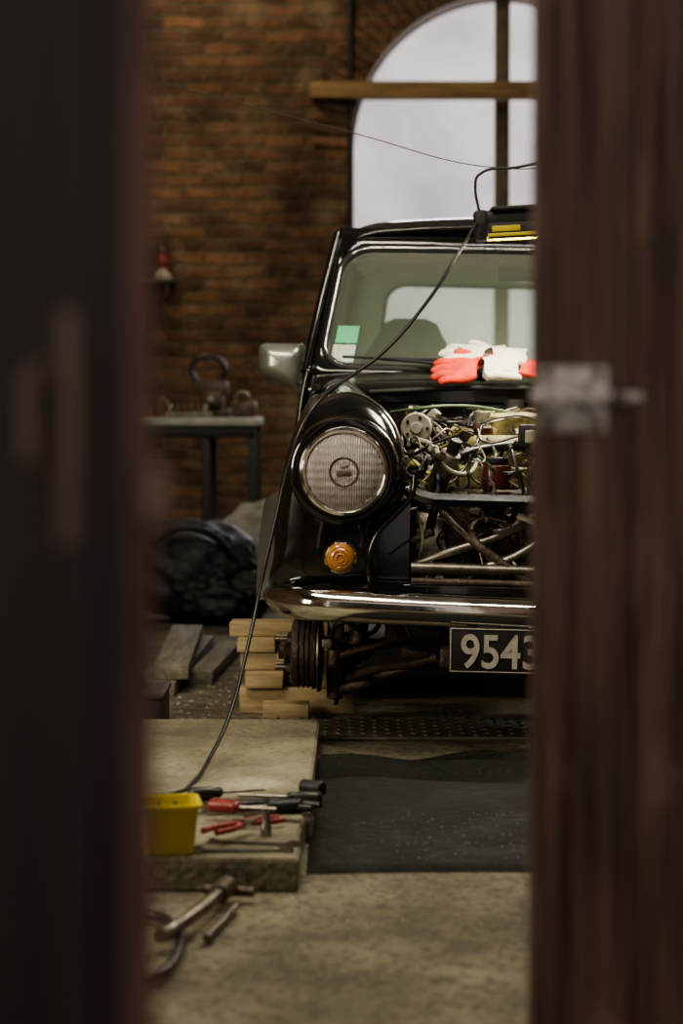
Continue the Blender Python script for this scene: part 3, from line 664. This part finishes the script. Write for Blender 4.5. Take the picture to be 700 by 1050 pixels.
for i in range(80):
    x = rnd.uniform(-.34, .2); z = rnd.uniform(.395, .56); y = rnd.uniform(.09, .20); r = rnd.uniform(.004, .013)
    cyl('fitting', (x, y, z), (x+rnd.uniform(-.05, .05), y-.02, z+rnd.uniform(-.05, .05)), r, rnd.choice(['alu', 'castiron', 'steel', 'black', 'black']), E, n=16, bev=.0012)
for i in range(34):
    x = rnd.uniform(-.34, .15); z = rnd.uniform(.44, .56); y = rnd.uniform(.04, .14)
    tube('loom', [(x, y, z), (x+rnd.uniform(-.06, .06), y-.01, z-rnd.uniform(.0, .06)), (x+rnd.uniform(-.1, .1), y+.03, z-rnd.uniform(.02, .12))], rnd.choice([.002, .003, .005, .007]), rnd.choice(['hose', 'hose', 'steel', 'castiron', 'wire_w']), E)

# ------------------------------------------------------------------ gloves
def glove(name, loc, rot, hand, cuff, seed=0, sc_=1.0):
    g = root(name, loc, rot); rn = random.Random(seed)
    V = [(0, 0, 0), (0, .045, .002), (0, .080, .002)]; Ed = [(0, 1), (1, 2)]; R = [(.044, .022), (.052, .026), (.050, .022)]
    for k, (dx, ln) in enumerate(((-.039, .050), (-.013, .066), (.013, .062), (.039, .046))):
        b = len(V); V += [(dx, .098, rn.uniform(-.003, .003)), (dx*1.08+rn.uniform(-.003, .003), .10+ln*.5, rn.uniform(.002, .010)), (dx*1.05+rn.uniform(-.005, .005), .10+ln, rn.uniform(-.012, .0))]
        Ed += [(2, b), (b, b+1), (b+1, b+2)]; R += [(.0150, .015), (.0145, .0145), (.0125, .0125)]
    b = len(V); V += [(.050, .025, .004), (.070, .055, .012), (.078, .085, .010)]; Ed += [(0, b), (b, b+1), (b+1, b+2)]; R += [(.017, .016), (.015, .015), (.013, .013)]
    skin('hand', V, Ed, R, hand, g, scale=(sc_, sc_, sc_*.8))
    L = []
    for y, w_, h in ((.010, .046, .022), (-.02, .050, .022), (-.05, .056, .019), (-.085, .062, .016), (-.088, .056, .011), (-.05, .049, .012)):
        L.append([(w_*math.cos(a)*sc_, (y+.004*math.sin(3*a+seed))*sc_, h*math.sin(a)*sc_+.003*math.sin(5*a)) for a in [2*pi*i/28 for i in range(28)]])
    loft('cuff', L, cuff, g, ang=80)
    return g
R_ = math.radians
glove('work_glove', (0.385, 5.585, 0.896), (R_(-6), R_(-38), R_(100)), 'red', 'glovewhite', 1, .92)
glove('work_glove', (0.412, 5.640, 0.930), (R_(4), R_(-20), R_(84)), 'glovewhite', 'glovewhite', 4, .92)
glove('work_glove', (0.480, 5.575, 0.896), (R_(8), R_(-36), R_(72)), 'glovewhite', 'red', 6, .62)

# ------------------------------------------------------------------ work light on wire
wl = root('work_light', (0.345, 5.30, 1.222), (0, math.radians(-3), 0))
box('housing', 0.0, .42, -.03, .03, .020, .060, 'black', wl, bev=.012, seg=3)
box('skirt_front', .02, .40, -.034, -.029, -.012, .028, 'black', wl, bev=.002)
box('skirt_band', .02, .40, -.0365, -.033, -.006, .002, 'yellow', wl, bev=.001)
box('label', .03, .10, -.036, -.033, .006, .020, 'yellow', wl, bev=.001)
box('skirt_back', .02, .40, .029, .034, -.012, .028, 'yellow', wl, bev=.002)
box('end_cap', -.012, .02, -.035, .035, -.014, .062, 'rubber', wl, bev=.008)
box('end_cap', .40, .432, -.035, .035, -.014, .062, 'rubber', wl, bev=.008)
box('top_fin', .03, .39, -.045, .045, .058, .068, 'rubber', wl, bev=.004)
cyl('tube_lamp', (.03, 0, .008), (.39, 0, .008), .011, 'tube', wl)
tube('bail', [(.003, 0, .055), (-.004, 0, .125), (.004, 0, .150), (.10, 0, .165), (.26, 0, .182), (.40, 0, .17), (.425, 0, .13), (.425, 0, .055)], .0035, 'black', wl)
tube('hanging_wire', [(-3.19, 6.5, 2.78), (-1.0, 5.67, 1.815), (.04, 5.38, 1.485), (.40, 5.30, 1.390), (.60, 5.30, 1.408), (2.2, 5.3, 1.9), (4.19, 5.3, 2.6)], .0013, 'black')
la = bpy.data.lights.new('work_light_beam', 'AREA'); la.shape = 'RECTANGLE'; la.size = .36; la.size_y = .04; la.energy = 11; la.color = (1, .92, .74)
lo = bpy.data.objects.new('work_light_beam', la); col.objects.link(lo); lo.parent = wl; lo.location = (.21, 0, -.006); lo.rotation_euler = (0, 0, 0)

tube('power_cable', [(.335, 5.27, 1.25), (.285, 5.10, 1.17), (.20, 4.98, 1.04), (.09, 4.90, .915), (.02, 4.87, .865), (-.04, 4.83, .82), (-.085, 4.76, .76), (-.12, 4.72, .66), (-.145, 4.70, .55), (-.175, 4.68, .42), (-.205, 4.58, .27), (-.235, 4.44, .15), (-.268, 4.26, .082), (-.290, 4.10, .062), (-.32, 3.98, .061), (-.38, 3.95, .061), (-.47, 3.9, .061)], .0042, 'hose')

# ------------------------------------------------------------------ floor items
def slab(name, pts, h, m, bev=.006):
    bm = bmesh.new()
    vs = [bm.verts.new((x, y, 0.0)) for x, y in pts]; f = bm.faces.new(vs)
    r = bmesh.ops.extrude_face_region(bm, geom=[f])
    for e in r['geom']:
        if isinstance(e, bmesh.types.BMVert): e.co.z = h
    bmesh.ops.recalc_face_normals(bm, faces=bm.faces)
    bmesh.ops.bevel(bm, geom=bm.edges[:], offset=bev, segments=2, affect='EDGES')
    me = bpy.data.meshes.new(name); bm.to_mesh(me); bm.free(); return add(name, me, m)
slab('concrete_slab', [(-.75, 3.44), (-.30, 3.43), (-.072, 3.42), (-.069, 3.50), (-.073, 3.62), (-.066, 3.80), (-.75, 3.80)], .056, 'slab', .004)
slab('concrete_slab', [(-.75, 3.81), (-.058, 3.815), (-.052, 3.95), (-.060, 4.1), (-.055, 4.5), (-.052, 4.95), (-.75, 4.95)], .058, 'slab', .004)
def ripmat():
    nx, ny = 60, 90; v = []; f = []
    for j in range(ny+1):
        for i in range(nx+1):
            x = -.060+.96*i/nx; t = j/ny
            y = 3.56+t*(1.10+.035*math.sin(x*9)+.02*math.sin(x*23+1))+.012*math.sin(x*7)*(1-t)
            rp = max(0, (t-.45)/.55)
            z = .012+rp*(.014*(1+math.sin(t*30+x*5))+.006*math.sin(x*16+t*9)) if 0 < i < nx and 0 < j < ny else .0005
            v.append((x, y, max(z, .0005)))
    for j in range(ny):
        for i in range(nx): k = j*(nx+1)+i; f.append((k, k+1, k+nx+2, k+nx+1))
    return mesh('rubber_mat', v, f, 'mat', ang=70)
ripmat()
tp = root('tread_plate', (0, 0, 0))
box('plate', -.30, 1.3, 4.98, 5.28, 0, .010, 'check', tp, bev=.003)
v = []; f = []
for i in range(52):
    for j in range(10):
        x = -.28+i*.03; y = 5.0+j*.03; a = pi/4 if (i+j) % 2 else -pi/4
        c, s_ = math.cos(a), math.sin(a); k = len(v)
        for (p, q) in ((-.012, 0), (0, -.0035), (.012, 0), (0, .0035)): v.append((x+p*c-q*s_, y+p*s_+q*c, .0098))
        v.append((x, y, .0145))
        for t in range(4): f.append((k+t, k+(t+1) % 4, k+4))
mesh('tread', v, f, 'check', tp, smooth=False, fix=True)
cb = root('timber_cribbing')
def tb(x0, x1, y0, y1, z0, z1): box('block', x0, x1, y0, y1, z0, z1, 'wood_blk', cb, bev=.004, jit=.002)
tb(-.265, .035, 5.42, 5.52, .0, .068); tb(-.255, .03, 5.66, 5.76, .0, .068)
tb(-.25, -.15, 5.40, 5.80, .069, .113); tb(-.06, .03, 5.41, 5.80, .069, .113)
tb(-.26, .04, 5.42, 5.52, .114, .160); tb(-.26, .02, 5.66, 5.76, .114, .160)
tb(-.27, -.17, 5.41, 5.80, .161, .198); tb(-.06, .03, 5.45, 5.80, .161, .198)
tb(-.29, .02, 5.44, 5.54, .199, .236)
box('wood_offcut', -.20, -.083, 5.30, 5.38, .0, .042, 'wood_blk', bev=.003)
yt = root('storage_tub', (-.288, 3.48, .056), (0, 0, math.radians(8)))
def tubring(hx, hy, z, r=.012): return [(x*2*hx, y*2*hy, z) for x, y in rr(-.5, .5, -.5, .5, r/hx/2, r/hy/2, 4, 2)]
loft('tub', [tubring(.036, .038, .0), tubring(.040, .042, .004), tubring(.047, .05, .078), tubring(.053, .056, .080), tubring(.053, .056, .086), tubring(.046, .049, .086), tubring(.038, .040, .006), tubring(.02, .02, .005)], 'yellow', yt, cap0=True, cap1=True, ang=40)
for i in range(5): cyl('bolt', (-.025+.012*i, -.02+.01*(i % 3), .01), (-.03+.014*i, .01, .076+.006*(i % 2)), .004, 'toolsteel', yt, n=10)
def wrench(name, loc, rot, L=.18, s=1.0):
    g = root(name, loc, rot)
    box('shank', -L/2, L/2, -.0055*s, .0055*s, -.0025, .0025, 'toolsteel', g, bev=.002)
    lathe('ring_end', [(.0075*s, -.004), (.0125*s, -.004), (.0135*s, 0), (.0125*s, .004), (.0075*s, .004), (.0075*s, -.004)], 'toolsteel', g, (-L/2-.010*s, 0, 0), axis=(0, 0, 1), n=24)
    out = []; inn = []
    for i in range(17):
        a = math.radians(40+280*i/16); out.append((.014*s*math.cos(a), .014*s*math.sin(a))); inn.append((.0065*s*math.cos(a), .0065*s*math.sin(a)))
    loops = [[(L/2+.010*s+o[0]*.95, o[1], -.003), (L/2+.010*s+o[0]*.95, o[1], .003), (L/2+.010*s+i_[0], i_[1], .003), (L/2+.010*s+i_[0], i_[1], -.003)] for o, i_ in zip(out, inn)]
    loft('open_jaw', loops, 'toolsteel', g, cap0=True, cap1=True)
    return g
def pliers(name, loc, rot, grip, s=1.0):
    g = root(name, loc, rot)
    cyl('pivot', (0, 0, -.006), (0, 0, .006), .008*s, 'toolsteel', g)
    for k in (1, -1):
        tube('grip', [(-.012*s, k*.005*s, 0), (-.035*s, k*.016*s, 0), (-.07*s, k*.022*s, 0), (-.115*s, k*.018*s, 0)], .0065*s, grip, g)
        loft('jaw', [[(x*s, k*(.001)*s, -.004), (x*s, k*w_*s, -.003), (x*s, k*w_*s, .003), (x*s, k*(.001)*s, .004)] for x, w_ in ((-.012, .011), (.0, .013), (.015, .012), (.03, .009), (.045, .004))], 'toolsteel', g, cap0=True, cap1=True)
    return g
def screwdriver(name, loc, rot, m, s=1.0):
    g = root(name, loc, rot)
    lathe('handle', [(.001, -.05), (.008, -.05), (.0125, -.044), (.0125, -.01), (.009, .0), (.0105, .010), (.007, .016), (.001, .016)], m, g, (0, 0, 0), axis=(1, 0, 0), n=16)
    cyl('shaft', (.015, 0, 0), (.10*s, 0, 0), .003, 'toolsteel', g, n=12)
    return g
T = .0635
wrench('wrench', (-.165, 3.475, T-.004), (0, 0, math.radians(4)), .13)
wrench('wrench', (-.112, 3.735, T-.003), (0, 0, math.radians(-22)), .09)
wrench('wrench', (-.150, 3.535, T-.004), (0, 0, math.radians(170)), .12, .9)
wrench('wrench', (-.20, 3.90, T-.002), (0, 0, math.radians(30)), .11, .9)
pliers('pliers', (-.185, 3.665, T+.004), (0, math.radians(0), math.radians(205)), 'redtool', .75)
pliers('pliers', (-.170, 3.60, T+.016), (0, 0, math.radians(55)), 'redtool', .8)
pliers('pliers', (-.150, 3.86, T+.004), (0, 0, math.radians(155)), 'hose', 1.0)
pliers('pliers', (-.215, 3.80, T+.004), (0, 0, math.radians(200)), 'hose', .9)
screwdriver('screwdriver', (-.085, 3.88, T+.009), (0, 0, math.radians(170)), 'hose', 1.1)
screwdriver('screwdriver', (-.195, 3.72, T+.022), (0, math.radians(-4), math.radians(-35)), 'redtool')
screwdriver('screwdriver', (-.24, 3.93, T+.008), (0, 0, math.radians(20)), 'hose')
screwdriver('screwdriver', (-.12, 3.80, T+.008), (0, 0, math.radians(195)), 'hose', .9)
cyl('torch', (-.075, 3.98, .075), (-.035, 3.95, .075), .014, 'black', None, bev=.004)
so = root('socket', (-.130, 3.60, .056)); lathe('socket_body', [(.006, .0), (.0095, .0), (.0095, .018), (.007, .022), (.007, .045), (.004, .045), (.004, .01)], 'toolsteel', so, axis=(0, 0, 1), n=20)
jh = root('jack_handle'); tube('bar', [(-.26, 3.02, .03), (-.215, 3.18, .03), (-.185, 3.33, .03)], .011, 'steel', jh); cyl('collar', (-.195, 3.28, .03), (-.182, 3.345, .03), .017, 'castiron', jh, bev=.003); cyl('foot_bar', (-.22, 3.36, .02), (-.14, 3.34, .02), .008, 'castiron', jh)
tube('bar', [(-.20, 3.08, .012), (-.165, 3.28, .012)], .006, 'steel', jh)
tube('air_hose', [(-.42, 3.2, .012), (-.30, 3.22, .014), (-.25, 3.12, .014), (-.235, 2.98, .014), (-.27, 2.84, .014), (-.36, 2.78, .014)], .008, 'hose')
rg = random.Random(5); v = []; f = []
def chip(x, y, z, r):
    k = len(v); a0 = rg.uniform(0, 6.28)
    for i in range(4): a = a0+i*pi/2+rg.uniform(-.4, .4); v.append((x+r*math.cos(a), y+r*math.sin(a), z))
    v.append((x+rg.uniform(-.3, .3)*r, y, z+r*rg.uniform(.5, 1)))
    for t in range(4): f.append((k+t, k+(t+1) % 4, k+4))
for i in range(700): chip(rg.uniform(-.4, .9), rg.uniform(2.7, 3.55), 0, rg.uniform(.0006, .0028))
for i in range(420): chip(rg.uniform(-.05, .88), rg.uniform(3.6, 4.05), .0122, rg.uniform(.0006, .0022))
for i in range(220): chip(rg.uniform(-.5, -.08), rg.uniform(3.46, 4.9), .0575, rg.uniform(.0006, .0024))
for i in range(160): chip(rg.uniform(-.45, -.3), rg.uniform(5.0, 7), 0, rg.uniform(.002, .008))
mesh('floor_grit', v, f, 'debris', smooth=False)
pk = root('timber_planks')
for i, (x0, x1, y0, y1, z0, r) in enumerate(((-.56, -.44, 5.75, 6.95, 0, -.03), (-.54, -.44, 5.8, 6.9, .04, .03), (-.415, -.345, 6.0, 6.8, 0, -.06))):
    box('plank', x0, x1, y0, y1, z0, z0+.038, 'wood_grey', pk, bev=.003, rot=(0, 0, r))
pc = root('toolbox', (-.52, 5.20, 0)); box('body', -.13, .085, -.12, .10, 0, .085, 'black', pc, bev=.01); box('lid', -.135, .09, -.125, .105, .086, .10, 'castiron', pc, bev=.005); tube('handle', [(-.06, -.01, .10), (-.05, -.01, .13), (.02, -.01, .13), (.03, -.01, .10)], .006, 'black', pc)
bg = root('duffel_bag', (-.545, 7.75, 0))
blob('bag_body', (0, 0, .18), (.27, .2, .19), 'bag', bg, .22, 1.4, flat=-.18, seed=3)
blob('bag_fold', (.12, -.1, .11), (.17, .13, .12), 'bag', bg, .28, 1.8, flat=-.11, seed=8)
tube('strap', [(-.15, -.14, .30), (0, -.2, .36), (.14, -.15, .27), (.2, -.13, .1)], .012, 'bag', bg)
blob('cement_sack', (-.32, 8.45, .19), (.20, .17, .22), 'sack', None, .15, 2.0, flat=-.19, seed=5)
wb = root('workbench')
box('top', -1.9, -.355, 9.0, 9.6, .71, .745, 'benchtop', wb, bev=.006)
for x in (-1.85, -.60, -.40):
    for y in (9.03, 9.55): box('leg', x, x+.035, y, y+.035, 0, .71, 'black', wb, bev=.003)
box('stretcher', -1.85, -.37, 9.03, 9.06, .28, .31, 'black', wb); box('apron', -1.85, -.37, 9.02, 9.05, .66, .71, 'black', wb)
bv = root('bench_vice', (-.57, 9.36, .745))
box('base', -.08, .08, -.08, .08, 0, .04, 'castiron', bv, bev=.01); box('body', -.05, .05, -.12, .06, .04, .12, 'castiron', bv, bev=.02)
box('fixed_jaw', -.07, .07, .0, .04, .10, .16, 'castiron', bv, bev=.006); box('moving_jaw', -.07, .07, -.10, -.06, .10, .16, 'castiron', bv, bev=.006)
cyl('screw', (0, -.12, .08), (0, -.18, .08), .014, 'steel', bv)
tube('cable_loop', [(-.02+.075*math.cos(a), .0, .21+.06*math.sin(a)) for a in [2*pi*i/10 for i in range(10)]], .012, 'hose', bv, closed=True)
bo = root('oil_bottle', (-.80, 9.3, .745)); lathe('bottle_body', [(.001, 0), (.035, 0), (.038, .01), (.038, .06), (.03, .08), (.014, .09), (.014, .10), (.001, .101)], 'rustred', bo, axis=(0, 0, 1))
tr = root('parts_tray', (-.66, 9.08, .745)); box('tray', -.1, .1, -.05, .05, 0, .025, 'wood_grey', tr, bev=.008)
for i in range(6): cyl('part', (-.08+.03*i, 0, .025), (-.07+.03*i, .02, .05), .012, random.choice(['steel', 'rustred', 'castiron']), tr)
tb_ = root('tool_case', (-.43, 9.2, .745)); box('case', -.05, .06, -.07, .07, 0, .07, 'castiron', tb_, bev=.012); tube('case_handle', [(-.03, -.03, .07), (-.025, -.03, .10), (.025, -.03, .10), (.03, -.03, .07)], .006, 'steel', tb_)
ls = root('wall_shelf'); box('shelf', -1.15, -.86, BW-.16, BW-.001, 1.43, 1.445, 'mullion', ls)
for x in (-1.1, -.9): box('shelf_bracket', x-.01, x+.01, BW-.12, BW-.001, 1.36, 1.43, 'castiron', ls)
ln = root('oil_lantern', (-.925, BW-.09, 1.445))
lathe('font', [(.001, 0), (.045, 0), (.05, .01), (.05, .030), (.03, .040), (.025, .055)], 'white', ln, axis=(0, 0, 1)); lathe('chimney', [(.025, .055), (.036, .08), (.036, .11), (.022, .14)], 'redtool', ln, axis=(0, 0, 1)); lathe('cap', [(.035, .14), (.035, .15), (.02, .175), (.008, .18), (.001, .18)], 'castiron', ln, axis=(0, 0, 1))
tube('bail', [(-.045, 0, .05), (-.05, 0, .12), (-.03, 0, .2), (0, 0, .225), (.03, 0, .2), (.05, 0, .12), (.045, 0, .05)], .003, 'castiron', ln)

# ------------------------------------------------------------------ lights
def area(name, loc, target, sx, sy, e, c=(1, 1, 1)):
    l = bpy.data.lights.new(name, 'AREA'); l.shape = 'RECTANGLE'; l.size = sx; l.size_y = sy; l.energy = e; l.color = c
    o = bpy.data.objects.new(name, l); col.objects.link(o); o.location = loc
    o.rotation_euler = (Vector(target)-Vector(loc)).to_track_quat('-Z', 'Y').to_euler(); return o
area('ceiling_light', (-.9, 3.6, 3.7), (.1, 4.6, 0), 1.6, .5, 72, (1, .90, .70))
area('ceiling_light_mid', (1.4, 5.6, 3.9), (.6, 5.6, 0), 1.4, .5, 62, (1, .92, .76))
area('highlight_fill', (.5, 2.9, 3.2), (.5, 5.0, .4), 1.6, .10, 30, (1, .94, .82))  # added unseen light that gives bumper and wings their highlights
area('wall_wash', (-1.4, 9.2, 3.9), (-.7, 11, 2.1), 1.2, .4, 36, (1, .86, .64))
area('hub_fill', (-1.9, 3.4, 1.1), (.1, 5.1, .30), .8, .8, 30, (1, .88, .68))  # added low light without a visible source, lifts hub and wing
area('window_daylight', (WC, BW-.25, 2.0), (.6, 6, .3), 1.3, 1.5, 45, (1, .96, .98))
sp = bpy.data.lights.new('slab_spot', 'SPOT'); sp.energy = 420; sp.spot_size = math.radians(2.6); sp.spot_blend = .9; sp.color = (1, .95, .82); sp.shadow_soft_size = .02  # added spot from an unseen source, makes the bright patch on the slab
so_ = bpy.data.objects.new('slab_spot', sp); col.objects.link(so_); so_.location = (-.9, 3.2, 3.5); so_.rotation_euler = (Vector((-.172, 4.10, .058))-Vector((-.9, 3.2, 3.5))).to_track_quat('-Z', 'Y').to_euler()
wd = bpy.data.worlds.new('World'); sc.world = wd; wd.use_nodes = True
wd.node_tree.nodes['Background'].inputs[0].default_value = (.68, .60, .54, 1); wd.node_tree.nodes['Background'].inputs[1].default_value = 0.95

cd = bpy.data.cameras.new('camera'); cam = bpy.data.objects.new('camera', cd); col.objects.link(cam); sc.camera = cam
cam.location = (0, 0, .8); cam.rotation_euler = (math.radians(90-2.915), 0, 0)
cd.sensor_fit = 'VERTICAL'; cd.sensor_height = 36; cd.sensor_width = 24; cd.lens = 2160/1050*36
cd.dof.use_dof = True; cd.dof.focus_distance = 4.82; cd.dof.aperture_fstop = 3.0
cd.clip_start = .05
sc.view_settings.view_transform = 'AgX'; sc.view_settings.look = 'AgX - Medium High Contrast'
